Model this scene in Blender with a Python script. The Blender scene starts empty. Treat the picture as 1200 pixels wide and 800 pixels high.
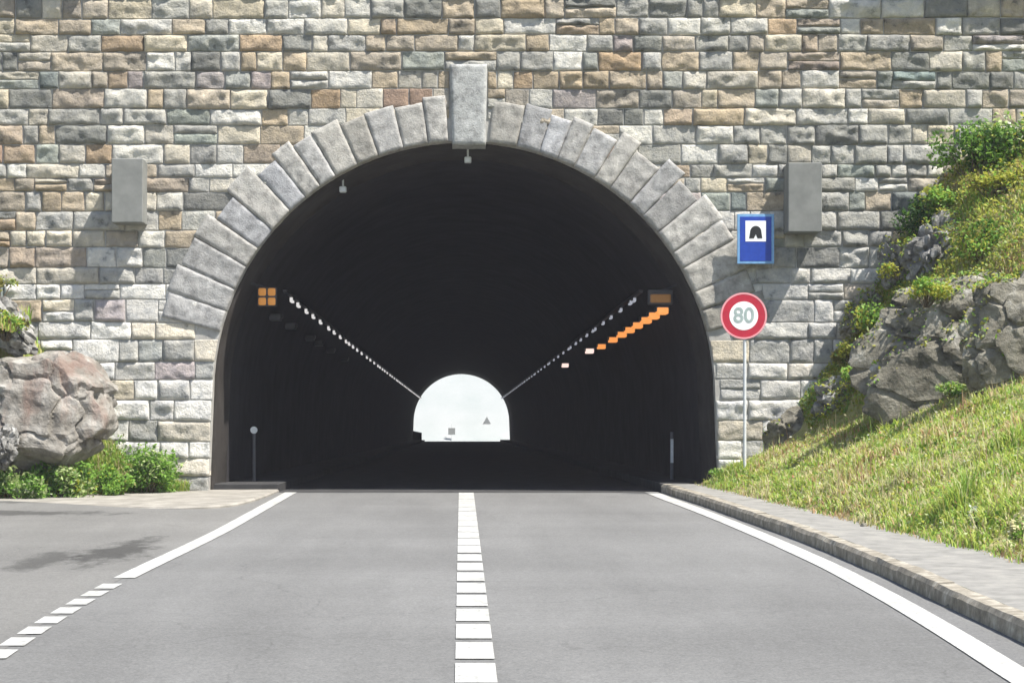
import bpy, bmesh, math, random
import numpy as np
from mathutils import Vector, noise, Matrix
R = math.radians
random.seed(7)
rng = np.random.default_rng(11)
sc = bpy.context.scene
COL = sc.collection

# ------------------------------------------------------------------ measures
W = 40.0            # distance of the portal wall from the camera
CAMZ = 1.24
F = 2400.0
HAZE = 0.00055
GRADE = 0.01875     # the outside road climbs to the portal
XC, ZC, RA, JB = 0.06, 1.95, 4.91, 4.99   # arch centre, springing height, radius, half width at the foot

def PX(px, py, Y):
    return Vector(((px - 540.0) * Y / F, Y, CAMZ + (502.5 - py) * Y / F))

def zroad(Y):
    d = W - Y
    if d <= -1: return 0.0
    if d < 1: return -GRADE * (d + 1) ** 2 / 4
    return -GRADE * d

def lerp_tab(tab, x):
    if x <= tab[0][0]: return tab[0][1]
    for (a, va), (b, vb) in zip(tab, tab[1:]):
        if x <= b:
            t = (x - a) / (b - a)
            return va + (vb - va) * t
    return tab[-1][1]

# ------------------------------------------------------------------ materials
def newmat(name):
    m = bpy.data.materials.new(name); m.use_nodes = True
    nt = m.node_tree
    return m, nt, nt.nodes["Principled BSDF"], nt.links

def N(nt, t, **kw):
    n = nt.nodes.new(t)
    for k, v in kw.items():
        if k in n.inputs: n.inputs[k].default_value = v
        else: setattr(n, k, v)
    return n

def mat_noise(name, stops, scale=4.0, detail=8.0, rough=0.85, bump=0.3, bscale=30.0, bdist=0.02, spec=0.3,
              attr=None, attr_mix=None, stretch=None):
    """colour from a noise ramp (multiplied with a colour attribute when given) plus a fine bump"""
    m, nt, b, L = newmat(name)
    tc = N(nt, "ShaderNodeTexCoord")
    src = tc.outputs["Object"]
    if stretch:
        mp = N(nt, "ShaderNodeMapping"); mp.inputs["Scale"].default_value = stretch
        L.new(src, mp.inputs["Vector"]); src = mp.outputs["Vector"]
    n1 = N(nt, "ShaderNodeTexNoise", Scale=scale, Detail=detail, Roughness=0.65)
    L.new(src, n1.inputs["Vector"])
    cr = N(nt, "ShaderNodeValToRGB")
    e = cr.color_ramp.elements
    while len(e) < len(stops): e.new(0.5)
    for el, (p, c) in zip(e, stops):
        el.position = p; el.color = (*c, 1)
    L.new(n1.outputs["Fac"], cr.inputs["Fac"])
    col = cr.outputs["Color"]
    if attr:
        at = N(nt, "ShaderNodeAttribute"); at.attribute_name = attr
        mx = N(nt, "ShaderNodeMix"); mx.data_type = 'RGBA'; mx.blend_type = 'MULTIPLY'
        mx.inputs["Factor"].default_value = 1.0
        L.new(at.outputs["Color"], mx.inputs[6]); L.new(col, mx.inputs[7])
        col = mx.outputs[2]
    L.new(col, b.inputs["Base Color"])
    b.inputs["Roughness"].default_value = rough
    b.inputs["Specular IOR Level"].default_value = spec
    if bump:
        n2 = N(nt, "ShaderNodeTexNoise", Scale=bscale, Detail=6.0, Roughness=0.7)
        L.new(tc.outputs["Object"], n2.inputs["Vector"])
        bp = N(nt, "ShaderNodeBump", Strength=bump, Distance=bdist)
        L.new(n2.outputs["Fac"], bp.inputs["Height"])
        L.new(bp.outputs["Normal"], b.inputs["Normal"])
    return m

def mat_plain(name, c, rough=0.6, metal=0.0, spec=0.4, var=0.12):
    s = [(0.3, tuple(x * (1 - var) for x in c)), (0.7, tuple(min(1, x * (1 + var)) for x in c))]
    m = mat_noise(name, s, scale=9, detail=4, rough=rough, bump=0.05, bscale=60, bdist=0.003, spec=spec)
    m.node_tree.nodes["Principled BSDF"].inputs["Metallic"].default_value = metal
    return m

def mat_emit(name, c, strength):
    m, nt, b, L = newmat(name)
    b.inputs["Base Color"].default_value = (*[x * 0.5 for x in c], 1)
    b.inputs["Emission Color"].default_value = (*c, 1)
    b.inputs["Emission Strength"].default_value = strength
    return m

def mat_leaf(name):
    m, nt, b, L = newmat(name)
    at = N(nt, "ShaderNodeAttribute"); at.attribute_name = "Col"
    L.new(at.outputs["Color"], b.inputs["Base Color"])
    b.inputs["Roughness"].default_value = 0.55
    b.inputs["Specular IOR Level"].default_value = 0.25
    tr = N(nt, "ShaderNodeBsdfTranslucent"); L.new(at.outputs["Color"], tr.inputs["Color"])
    mx = N(nt, "ShaderNodeMixShader"); mx.inputs[0].default_value = 0.5
    L.new(b.outputs[0], mx.inputs[1]); L.new(tr.outputs[0], mx.inputs[2])
    L.new(mx.outputs[0], nt.nodes["Material Output"].inputs["Surface"])
    return m

G = lambda v: (v, v, v)
M = {}
M['stone'] = mat_noise('hewn_stone', [(0.32, (.36,.37,.37)), (0.43, (0.86, .86, .85)), (0.58, (1.08, 1.05, 0.99)), (0.72, (1.5, 1.47, 1.4))],
                       scale=4.2, detail=12, rough=0.92, bump=0.9, bscale=16, bdist=0.045, attr="Col", spec=0.2)
M['dressed'] = mat_noise('dressed_granite', [(0.32, G(0.55)), (0.47, G(0.92)), (0.6, G(1.12)), (0.7, G(1.45))],
                         scale=6, detail=12, rough=0.9, bump=0.7, bscale=28, bdist=0.025, attr="Col", spec=0.2)
M['mortar'] = mat_noise('lime_mortar', [(0.3, (.24, .23, .21)), (0.5, (.38, .37, .34)), (0.7, (.50, .49, .45))], scale=2.2, rough=0.95, bump=0.5, bscale=30)
M['block'] = mat_noise('bracket_concrete', [(0.3, (.155, .16, .15)), (0.7, (.225, .23, .215))], scale=3, rough=0.9, bump=0.25, bscale=60, bdist=0.006)
M['concrete'] = mat_noise('pale_concrete', [(0.3, (.17, .158, .135)), (0.5, (.25, .235, .205)), (0.7, (.34, .32, .28))], scale=1.8, rough=0.9, bump=0.3, bscale=50, bdist=0.01)
M['kerb'] = mat_noise('granite_kerb', [(0.3, (.14, .125, .095)), (0.5, (.26, .235, .19)), (0.72, (.46, .43, .36))], scale=6, detail=10, rough=0.9, bump=0.5, bscale=35, bdist=0.02)
M['sidewalk'] = mat_noise('worn_sidewalk', [(0.3, (.15, .147, .133)), (0.5, (.215, .21, .195)), (0.72, (.29, .28, .25))], scale=3.5, detail=12, rough=0.92, bump=0.4, bscale=60, bdist=0.01)
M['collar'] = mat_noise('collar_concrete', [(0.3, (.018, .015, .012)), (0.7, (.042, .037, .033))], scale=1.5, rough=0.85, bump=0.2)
M['soot_shade'] = mat_noise('shade_dark_lining', [(0.3, (.034, .032, .034)), (0.7, (.055, .052, .055))], scale=1.2, rough=0.95, bump=0.15, spec=0.05)  # sooty tone, kept low to stand in for the tunnel's deep shade
M['tunnel_road'] = mat_noise('shade_dark_asphalt', [(0.3, G(.04)), (0.7, G(.065))], scale=2, rough=0.95, bump=0.2, bscale=80, spec=0.03)  # darker copy of the road surface, the tunnel's shade put into its colour
M['rock_grey'] = mat_noise('grey_rock', [(0.3, (.05, .05, .045)), (0.43, (.17, .165, .15)), (0.56, (.27, .265, .25)), (0.68, (.58, .57, .54))], scale=3.2, detail=14, rough=0.92, bump=0.9, bscale=9, bdist=0.08)
M['rock_brown'] = mat_noise('brown_rock', [(0.33, (.05, .05, .038)), (0.45, (.16, .148, .115)), (0.57, (.25, .235, .19)), (0.69, (.48, .46, .41))], scale=2.2, detail=14, rough=0.92, bump=0.9, bscale=9, bdist=0.08)
M['soil'] = mat_noise('grassy_soil', [(0.3, (.14, .15, .045)), (0.5, (.27, .26, .09)), (0.7, (.40, .34, .19))], scale=2, rough=0.95, bump=0.8, bscale=12, bdist=0.06)
M['hill'] = mat_noise('hill_turf', [(0.3, (.04, .06, .02)), (0.7, (.10, .11, .04))], scale=0.3, rough=0.95, bump=0.8, bscale=2, bdist=0.3)
M['exit_white'] = mat_noise('exit_glare_pale', [(0.3, (.27, .30, .295)), (0.7, (.36, .37, .37))], scale=0.12, rough=0.9, bump=0.2, bscale=1)  # pale tone standing in for the overexposed glare outside the far exit
M['metal'] = mat_plain('galvanised_steel', (.62, .64, .64), rough=0.5, metal=0.15)
M['signback'] = mat_plain('grey_sheet', (.3, .31, .31), rough=0.5, metal=0.3)
M['blue'] = mat_plain('sign_blue', (.012, .05, .33), rough=0.4)
M['pale_blue'] = mat_plain('sign_border_blue', (.16, .33, .55), rough=0.4)
M['white'] = mat_plain('sign_white', (.85, .86, .84), rough=0.4, var=0.04)
M['red'] = mat_plain('sign_red', (.43, .018, .04), rough=0.4)
M['black'] = mat_plain('sign_black', (.012, .013, .012), rough=0.5)
M['digit'] = mat_plain('faded_digit_grey', (.32, .39, .37), rough=0.5)
M['dark_case'] = mat_plain('lamp_case', (.05, .05, .055), rough=0.5)
M['grey_case'] = mat_plain('grey_case', (.10, .10, .105), rough=0.5)
M['glass_white'] = mat_emit('lit_white_lens', (1.0, .97, .95), .36)
M['glass_dim'] = mat_emit('dim_white_lens', (.85, .88, 1.0), 0.2)
M['glass_amber'] = mat_emit('lit_amber_lens', (1.0, .36, .09), 0.5)
M['glass_amber_dim'] = mat_emit('dull_amber_lens', (1.0, .42, .08), 0.13)
M['glass_amber_off'] = mat_emit('brown_amber_lens', (.55, .25, .06), 0.06)
M['glass_pale'] = mat_emit('lit_pink_white_lens', (1.0, .74, .66), 0.6)
M['leaf'] = mat_leaf('leaf')
M['grass'] = mat_leaf('grass_blade')
M['stem'] = mat_plain('woody_stem', (.09, .065, .04), rough=0.8)

# white paint, worn
def mat_paint():
    m, nt, b, L = newmat('road_paint')
    tc = N(nt, "ShaderNodeTexCoord")
    n = N(nt, "ShaderNodeTexNoise", Scale=14.0, Detail=8.0, Roughness=0.75)
    L.new(tc.outputs["Object"], n.inputs["Vector"])
    cr = N(nt, "ShaderNodeValToRGB"); e = cr.color_ramp.elements
    e[0].position = 0.35; e[0].color = (.20, .20, .19, 1)
    e[1].position = 0.48; e[1].color = (.42, .42, .40, 1)
    L.new(n.outputs["Fac"], cr.inputs["Fac"])
    n2 = N(nt, "ShaderNodeTexNoise", Scale=1.7, Detail=6.0, Roughness=0.7); L.new(tc.outputs["Object"], n2.inputs["Vector"])
    c2 = N(nt, "ShaderNodeValToRGB"); e2 = c2.color_ramp.elements
    e2[0].position = .35; e2[0].color = (.78, .78, .76, 1); e2[1].position = .55; e2[1].color = (1, 1, 1, 1)
    L.new(n2.outputs["Fac"], c2.inputs["Fac"])
    mm = N(nt, "ShaderNodeMix"); mm.data_type = 'RGBA'; mm.blend_type = 'MULTIPLY'; mm.inputs["Factor"].default_value = 1
    L.new(cr.outputs["Color"], mm.inputs[6]); L.new(c2.outputs["Color"], mm.inputs[7]); L.new(mm.outputs[2], b.inputs["Base Color"])
    b.inputs["Roughness"].default_value = 0.7
    return m
M['paint'] = mat_paint()

def mat_asphalt(name, base, stains=()):
    m, nt, b, L = newmat(name)
    tc = N(nt, "ShaderNodeTexCoord"); P = tc.outputs["Object"]
    def noise_n(scale, detail=6, stretch=None, rough=.6):
        v = P
        if stretch:
            mp = N(nt, "ShaderNodeMapping"); mp.inputs["Scale"].default_value = stretch
            L.new(P, mp.inputs["Vector"]); v = mp.outputs["Vector"]
        n = N(nt, "ShaderNodeTexNoise", Scale=scale, Detail=detail, Roughness=rough)
        L.new(v, n.inputs["Vector"]); return n.outputs["Fac"]
    def mr(src, a, c, lo, hi):
        n = N(nt, "ShaderNodeMapRange"); n.inputs["From Min"].default_value = a; n.inputs["From Max"].default_value = c
        n.inputs["To Min"].default_value = lo; n.inputs["To Max"].default_value = hi
        L.new(src, n.inputs["Value"]); return n.outputs["Result"]
    def mul(a, c):
        n = N(nt, "ShaderNodeMath", operation='MULTIPLY'); L.new(a, n.inputs[0]); L.new(c, n.inputs[1]); return n.outputs[0]
    v = mr(noise_n(0.35, 5, (1.0, .25, 1)), .3, .7, .86, 1.14)          # lane-long wear
    v = mul(v, mr(noise_n(1.6, 6, (1, .12, 1)), .3, .7, .94, 1.06))      # streaks along the road
    v = mul(v, mr(noise_n(0.22, 4, (.25, 1.6, 1)), .35, .65, .93, 1.07)) # bands of old paving
    v = mul(v, mr(noise_n(130, 3), .3, .7, .82, 1.18))                   # chippings
    v = mul(v, mr(noise_n(26, 4), .3, .7, .86, 1.14))
    v = mul(v, mr(noise_n(9, 5, None, .7), .3, .7, .93, 1.07))
    wn = N(nt, "ShaderNodeTexNoise", Scale=.9, Detail=5.0); L.new(P, wn.inputs["Vector"])
    wa = N(nt, "ShaderNodeVectorMath", operation='MULTIPLY_ADD'); L.new(wn.outputs["Color"], wa.inputs[0]); wa.inputs[1].default_value = (1.6, 1.6, 0); L.new(P, wa.inputs[2])
    vo = N(nt, "ShaderNodeTexVoronoi", Scale=.17, feature='DISTANCE_TO_EDGE'); L.new(wa.outputs[0], vo.inputs["Vector"])
    v = mul(v, mr(vo.outputs["Distance"], .0, .003, .82, 1.0))               # fine cracks
    v = mul(v, mr(noise_n(48, 3), .3, .7, .80, 1.20))
    for (cx, cy, rx, ry, amt) in stains:
        mp = N(nt, "ShaderNodeMapping"); mp.vector_type = 'TEXTURE'
        mp.inputs["Location"].default_value = (cx, cy, 0); mp.inputs["Scale"].default_value = (rx, ry, 1000)
        L.new(P, mp.inputs["Vector"])
        ln = N(nt, "ShaderNodeVectorMath", operation='LENGTH'); L.new(mp.outputs["Vector"], ln.inputs[0])
        nz = mr(noise_n(2.2, 6, (1, .45, 1), .75), .25, .75, -.75, .75)
        ad = N(nt, "ShaderNodeMath", operation='ADD'); L.new(ln.outputs["Value"], ad.inputs[0]); L.new(nz, ad.inputs[1])
        v = mul(v, mr(ad.outputs[0], .45, .95, amt, 1.0))
    cm = N(nt, "ShaderNodeMix"); cm.data_type = 'RGBA'; cm.blend_type = 'MULTIPLY'; cm.inputs["Factor"].default_value = 1
    cm.inputs[6].default_value = (*base, 1)
    L.new(v, cm.inputs[7]); L.new(cm.outputs[2], b.inputs["Base Color"])
    b.inputs["Roughness"].default_value = 0.9; b.inputs["Specular IOR Level"].default_value = 0.2
    n2 = N(nt, "ShaderNodeTexNoise", Scale=90.0, Detail=4.0); L.new(P, n2.inputs["Vector"])
    bp = N(nt, "ShaderNodeBump", Strength=0.35, Distance=0.006); L.new(n2.outputs["Fac"], bp.inputs["Height"])
    L.new(bp.outputs["Normal"], b.inputs["Normal"])
    return m
M['asphalt'] = mat_asphalt('road_asphalt', (.142, .142, .138))
M['layby'] = mat_asphalt('layby_asphalt', (.150, .148, .140),
                         stains=[(-4.25, 25.6, .42, 2.9, .42), (-4.9, 24.0, .30, 1.8, .55), (-7.2, 33.2, 1.9, .8, .5), (-5.9, 20.5, .4, 2.5, .7), (-7.5, 36.6, 3.0, .5, .6)])

def mat_boulder():
    m = mat_noise('banded_boulder', [(0.28, (.07, .065, .055)), (0.44, (.19, .175, .15)), (0.57, (.28, .265, .235)), (0.72, (.48, .46, .42))],
                  scale=2.2, detail=14, rough=0.92, bump=0.8, bscale=8, bdist=0.06)
    nt = m.node_tree; L = nt.links; b = nt.nodes["Principled BSDF"]
    src = b.inputs["Base Color"].links[0].from_socket
    tc = N(nt, "ShaderNodeTexCoord")
    mp = N(nt, "ShaderNodeMapping"); mp.inputs["Scale"].default_value = (1.7, 1.0, .45); mp.inputs["Location"].default_value = (.35, 0, 0)
    L.new(tc.outputs["Object"], mp.inputs["Vector"])
    wv = N(nt, "ShaderNodeTexNoise", Scale=1.15, Detail=7.0, Roughness=.6, Distortion=.4)
    L.new(mp.outputs["Vector"], wv.inputs["Vector"])
    cr = N(nt, "ShaderNodeValToRGB"); e = cr.color_ramp.elements
    e[0].position = .5; e[0].color = (0, 0, 0, 1); e[1].position = .66; e[1].color = (.55, .55, .55, 1)
    L.new(wv.outputs["Fac"], cr.inputs["Fac"])
    mx = N(nt, "ShaderNodeMix"); mx.data_type = 'RGBA'
    L.new(cr.outputs["Color"], mx.inputs["Factor"]); L.new(src, mx.inputs[6])
    mx.inputs[7].default_value = (.19, .115, .09, 1)
    L.new(mx.outputs[2], b.inputs["Base Color"])
    return m
M['boulder'] = mat_boulder()

# ------------------------------------------------------------------ object helpers
def link(name, me, mat=None, parent=None, kind=None, label=None, cat=None, group=None):
    o = bpy.data.objects.new(name, me); COL.objects.link(o)
    if mat is not None and me is not None: me.materials.append(mat)
    if parent is not None: o.parent = parent
    if kind: o['kind'] = kind
    if label: o['label'] = label
    if cat: o['category'] = cat
    if group: o['group'] = group
    return o

def bobj(name, bm, mat=None, parent=None, smooth=False, **kw):
    me = bpy.data.meshes.new(name)
    bm.normal_update(); bm.to_mesh(me); bm.free()
    if smooth: me.polygons.foreach_set('use_smooth', [True] * len(me.polygons))
    return link(name, me, mat, parent, **kw)

def npobj(name, V, faces_flat, sizes, mat, col=None, parent=None, smooth=False, **kw):
    me = bpy.data.meshes.new(name)
    V = np.asarray(V, np.float32); n = len(sizes)
    me.vertices.add(len(V)); me.vertices.foreach_set('co', V.ravel())
    me.loops.add(len(faces_flat)); me.loops.foreach_set('vertex_index', np.asarray(faces_flat, np.int32))
    me.polygons.add(n)
    st = np.concatenate([[0], np.cumsum(sizes)[:-1]]).astype(np.int32)
    me.polygons.foreach_set('loop_start', st)
    if smooth: me.polygons.foreach_set('use_smooth', np.ones(n, bool))
    me.update(calc_edges=True)
    if col is not None:
        a = me.color_attributes.new("Col", 'FLOAT_COLOR', 'POINT')
        c = np.ones((len(V), 4), np.float32); c[:, :3] = col
        a.data.foreach_set('color', c.ravel())
    return link(name, me, mat, parent, **kw)

def empty(name, loc, **kw):
    o = bpy.data.objects.new(name, None); COL.objects.link(o); o.location = loc; o.empty_display_size = .2
    for k, v in kw.items(): o[{'cat': 'category'}.get(k, k)] = v
    return o

def box(bm, x0, x1, y0, y1, z0, z1, bevel=0.0):
    r = bmesh.ops.create_cube(bm, size=1)
    for v in r['verts']:
        v.co = Vector((x0 + (v.co.x + .5) * (x1 - x0), y0 + (v.co.y + .5) * (y1 - y0), z0 + (v.co.z + .5) * (z1 - z0)))
    if bevel:
        es = list({e for v in r['verts'] for e in v.link_edges})
        bmesh.ops.bevel(bm, geom=es, offset=bevel, segments=2, affect='EDGES', profile=.5)

def prism(bm, pts, y0, y1):
    """polygon in x,z pushed from y0 to y1"""
    a = [bm.verts.new((x, y0, z)) for x, z in pts]; b = [bm.verts.new((x, y1, z)) for x, z in pts]
    bm.faces.new(a); bm.faces.new(b[::-1])
    n = len(pts)
    for i in range(n): bm.faces.new((a[i], b[i], b[(i + 1) % n], a[(i + 1) % n]))
    bmesh.ops.recalc_face_normals(bm, faces=bm.faces)

def cyl(bm, p0, p1, r0, r1=None, seg=12):
    r1 = r0 if r1 is None else r1
    p0, p1 = Vector(p0), Vector(p1); d = p1 - p0
    res = bmesh.ops.create_cone(bm, cap_ends=True, segments=seg, radius1=r0, radius2=r1, depth=d.length)
    q = d.to_track_quat('Z', 'Y')
    for v in res['verts']: v.co = q @ v.co + (p0 + p1) / 2

def fbm(p, o=4): return noise.fractal(p, 1.0, 2.0, o)

# ------------------------------------------------------------------ arch profile
def arch_pts(dr=0.0, n=48, z0=-0.25):
    pts = []
    for k in range(7):
        t = k / 7
        z = z0 + (ZC - z0) * t
        pts.append((XC + (JB + (RA - JB) * min(1, max(0, z / ZC))) + dr, z))
    for k in range(n + 1):
        a = math.pi * k / n
        pts.append((XC + (RA + dr) * math.cos(a), ZC + (RA + dr) * math.sin(a)))
    for k in range(6, -1, -1):
        x, z = pts[k]; pts.append((2 * XC - x, z))
    return pts

def jamb_x(z):   # half width of the opening at height z
    if z < ZC: return JB + (RA - JB) * max(0, z / ZC)
    return math.sqrt(max(0, RA * RA - (z - ZC) ** 2))

def tube(name, segs, mat, parent, close=True, label=None, smooth=True):
    """segs: list of (dr, y): an arch swept through these rings"""
    V = []; F_ = []; S = []
    rings = [arch_pts(dr) for dr, y in segs]; n = len(rings[0])
    for (dr, y), ring in zip(segs, rings):
        for x, z in ring: V.append((x, y, z))
    for i in range(len(segs) - 1):
        for k in range(n - 1):
            a = i * n + k
            F_ += [a, a + 1, a + 1 + n, a + n]; S.append(4)
    o = npobj(name, V, F_, S, mat, parent=parent)
    if label: o['label'] = label
    return o

# ------------------------------------------------------------------ the masonry wall
wall = empty('portal_wall', (0, W, 0), label='grey and tan stone masonry wall pierced by the round-arched tunnel mouth', cat='wall')
def wchild(o): o.location = (0, -W, 0); return o     # geometry below is written in world coordinates

PAL = dict(grey=(.40, .40, .375), light=(.60, .59, .55), dark=(.24, .25, .235), green=(.31, .345, .315), tan=(.47, .38, .265),
           orange=(.46, .33, .205), purple=(.38, .33, .335), cream=(.57, .51, .39), teal=(.20, .26, .26), rust=(.37, .25, .185))
def stone_colour(x, z):
    low = max(0, min(1, (5.2 - z) / 1.5)) * max(0, min(1, (9.0 - abs(x)) / 1.5))
    warm = .50 + 1.0 * fbm(Vector((x * .22, z * .3, 3.1)), 3)
    if x < -6.5 and z > 3.2: warm += .30
    if z > 7.5: warm += .12
    warm = max(0, min(1, warm)) * (1 - .9 * low)
    r = random.random()
    if r < warm * .62: k = random.choices(['tan', 'orange', 'cream', 'rust'], [7, 1.9, 3.2, .6])[0]
    elif low > .5: k = random.choices(['light', 'grey', 'cream', 'purple', 'green'], [7.5, 4.5, 1.2, .3, .4])[0]
    else: k = random.choices(['grey', 'light', 'dark', 'green', 'purple', 'teal', 'cream'], [6, 4, 2.2, 2.2, .7, .55, 2.2])[0]
    c = PAL[k]; v = random.uniform(.80, 1.14)
    m_ = sum(c) / 3; s = random.uniform(.35, .85)
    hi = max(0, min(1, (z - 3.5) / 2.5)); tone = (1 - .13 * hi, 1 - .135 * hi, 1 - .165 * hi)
    return tuple((m_ + (a - m_) * s) * v * w_ for a, w_ in zip(c, tone))

class Stones:
    def __init__(s): s.V = []; s.F = []; s.S = []; s.C = []
    def patch(s, q, col, bulge, rough, edge, res=.055, back=.10, clip=None, rel=1.0, crisp=False):
        """q: four (x,z) corners, counter-clockwise from lower left; adds one rough-faced stone"""
        w = max((Vector(q[1]) - Vector(q[0])).length, (Vector(q[2]) - Vector(q[3])).length)
        h = max((Vector(q[3]) - Vector(q[0])).length, (Vector(q[2]) - Vector(q[1])).length)
        nx = max(4, int(w / res)); nz = max(4, int(h / res))
        sd = Vector((random.uniform(-99, 99), random.uniform(-99, 99), random.uniform(-99, 99)))
        tx = random.uniform(-.022, .022) * rel; tz = random.uniform(-.02, .026) * rel
        us = [0, .02 / w] + [.02 / w + (1 - .04 / w) * i / nx for i in range(1, nx)] + [1 - .02 / w, 1]
        vs = [0, .02 / h] + [.02 / h + (1 - .04 / h) * i / nz for i in range(1, nz)] + [1 - .02 / h, 1]
        bm = bmesh.new() if clip else None
        P = []
        for v in vs:
            for u in us:
                x = (q[0][0] * (1 - u) + q[1][0] * u) * (1 - v) + (q[3][0] * (1 - u) + q[2][0] * u) * v
                z = (q[0][1] * (1 - u) + q[1][1] * u) * (1 - v) + (q[3][1] * (1 - u) + q[2][1] * u) * v
                de = min(u * w, (1 - u) * w, v * h, (1 - v) * h)
                f = min(1, de / .036) ** .7
                nn = noise.noise(Vector((x * 3.1, z * 5.0, 0)) + sd)
                n2 = noise.noise(Vector((x * 9, z * 11, 4)) + sd)
                n3 = noise.voronoi(Vector((x * 4.5, z * 6.0, 0)) + sd)[0][0]
                # ragged arris
                jx = .012 * noise.noise(Vector((x * 6, z * 6, 9)) + sd) * rel; jz = .012 * noise.noise(Vector((x * 6, z * 6, 19)) + sd) * rel
                d = edge + (f if not crisp else min(1, de / .03) ** .5) * (bulge + rough * (nn * 1.15 + n2 * .6 - n3 * .75 + .25) + (u - .5) * tx * 2 + (.5 - v) * tz * 2)
                if de <= 1e-6: d = edge * .55
                P.append(Vector((x + jx, W - max(d, .004), z + jz)))
        nu, nv = len(us), len(vs)
        faces = [(j * nu + i, j * nu + i + 1, (j + 1) * nu + i + 1, (j + 1) * nu + i) for j in range(nv - 1) for i in range(nu - 1)]
        if clip:
            vv = [bm.verts.new(p) for p in P]
            for f in faces: bm.faces.new([vv[i] for i in f])
            for co, no in clip:
                bmesh.ops.bisect_plane(bm, geom=bm.verts[:] + bm.edges[:] + bm.faces[:], plane_co=co, plane_no=no, clear_outer=True, dist=1e-5)
            if not bm.faces: bm.free(); return
            bd = [e for e in bm.edges if e.is_boundary]
            r = bmesh.ops.extrude_edge_only(bm, edges=bd)
            for v in [g for g in r['geom'] if isinstance(g, bmesh.types.BMVert)]: v.co.y = W + back
            bm.verts.index_update()
            P = [v.co.copy() for v in bm.verts]; faces = [tuple(v.index for v in f.verts) for f in bm.faces]
            bm.free()
        else:
            ring = [i for i in range(nu)] + [j * nu + nu - 1 for j in range(1, nv)] + [(nv - 1) * nu + i for i in range(nu - 2, -1, -1)] + [j * nu for j in range(nv - 2, 0, -1)]
            b0 = len(P)
            for i in ring: P.append(Vector((P[i].x, W + back, P[i].z)))
            n = len(ring)
            for k in range(n):
                faces.append((ring[k], b0 + k, b0 + (k + 1) % n, ring[(k + 1) % n]))
        o = len(s.V)
        s.V += [tuple(p) for p in P]; s.C += [col] * len(P)
        for f in faces: s.F += [i + o for i in f]; s.S.append(len(f))
    def build(s, name, mat, parent, **kw):
        return wchild(npobj(name, s.V, s.F, s.S, mat, col=np.array(s.C, np.float32), parent=parent, **kw))

# voussoir layout first (the courses are cut against it)
NV = 29
A0, A1 = R(14), R(166)
KEYH = R(5.0)                       # half angle left free for the keystone
vous = []
half = 14
for side in (0, 1):
    lo, hi = (A0, math.pi / 2 - R(5.6)) if side == 0 else (math.pi / 2 + R(3.5), A1)
    ws = [random.uniform(.75, 1.3) for _ in range(half)]
    tot = sum(ws); a = lo
    for k, w_ in enumerate(ws):
        b = a + (hi - lo) * w_ / tot
        mid = (a + b) / 2
        up = math.sin(mid)
        long_ = (k % 2 == 0)
        base = 1.32 - .48 * up ** 2
        ln = base * (random.uniform(.95, 1.1) if long_ else random.uniform(.86, .98))
        vous.append((a, b, ln)); a = b

def clip_radius(ang):
    for a, b, ln in vous:
        if a <= ang <= b: return RA + ln
    if abs(ang - math.pi / 2) < KEYH: return RA + 1.0
    return RA
KX0, KX1, KZ0, KZ1 = -.22, .52, 6.80, 8.36

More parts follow.
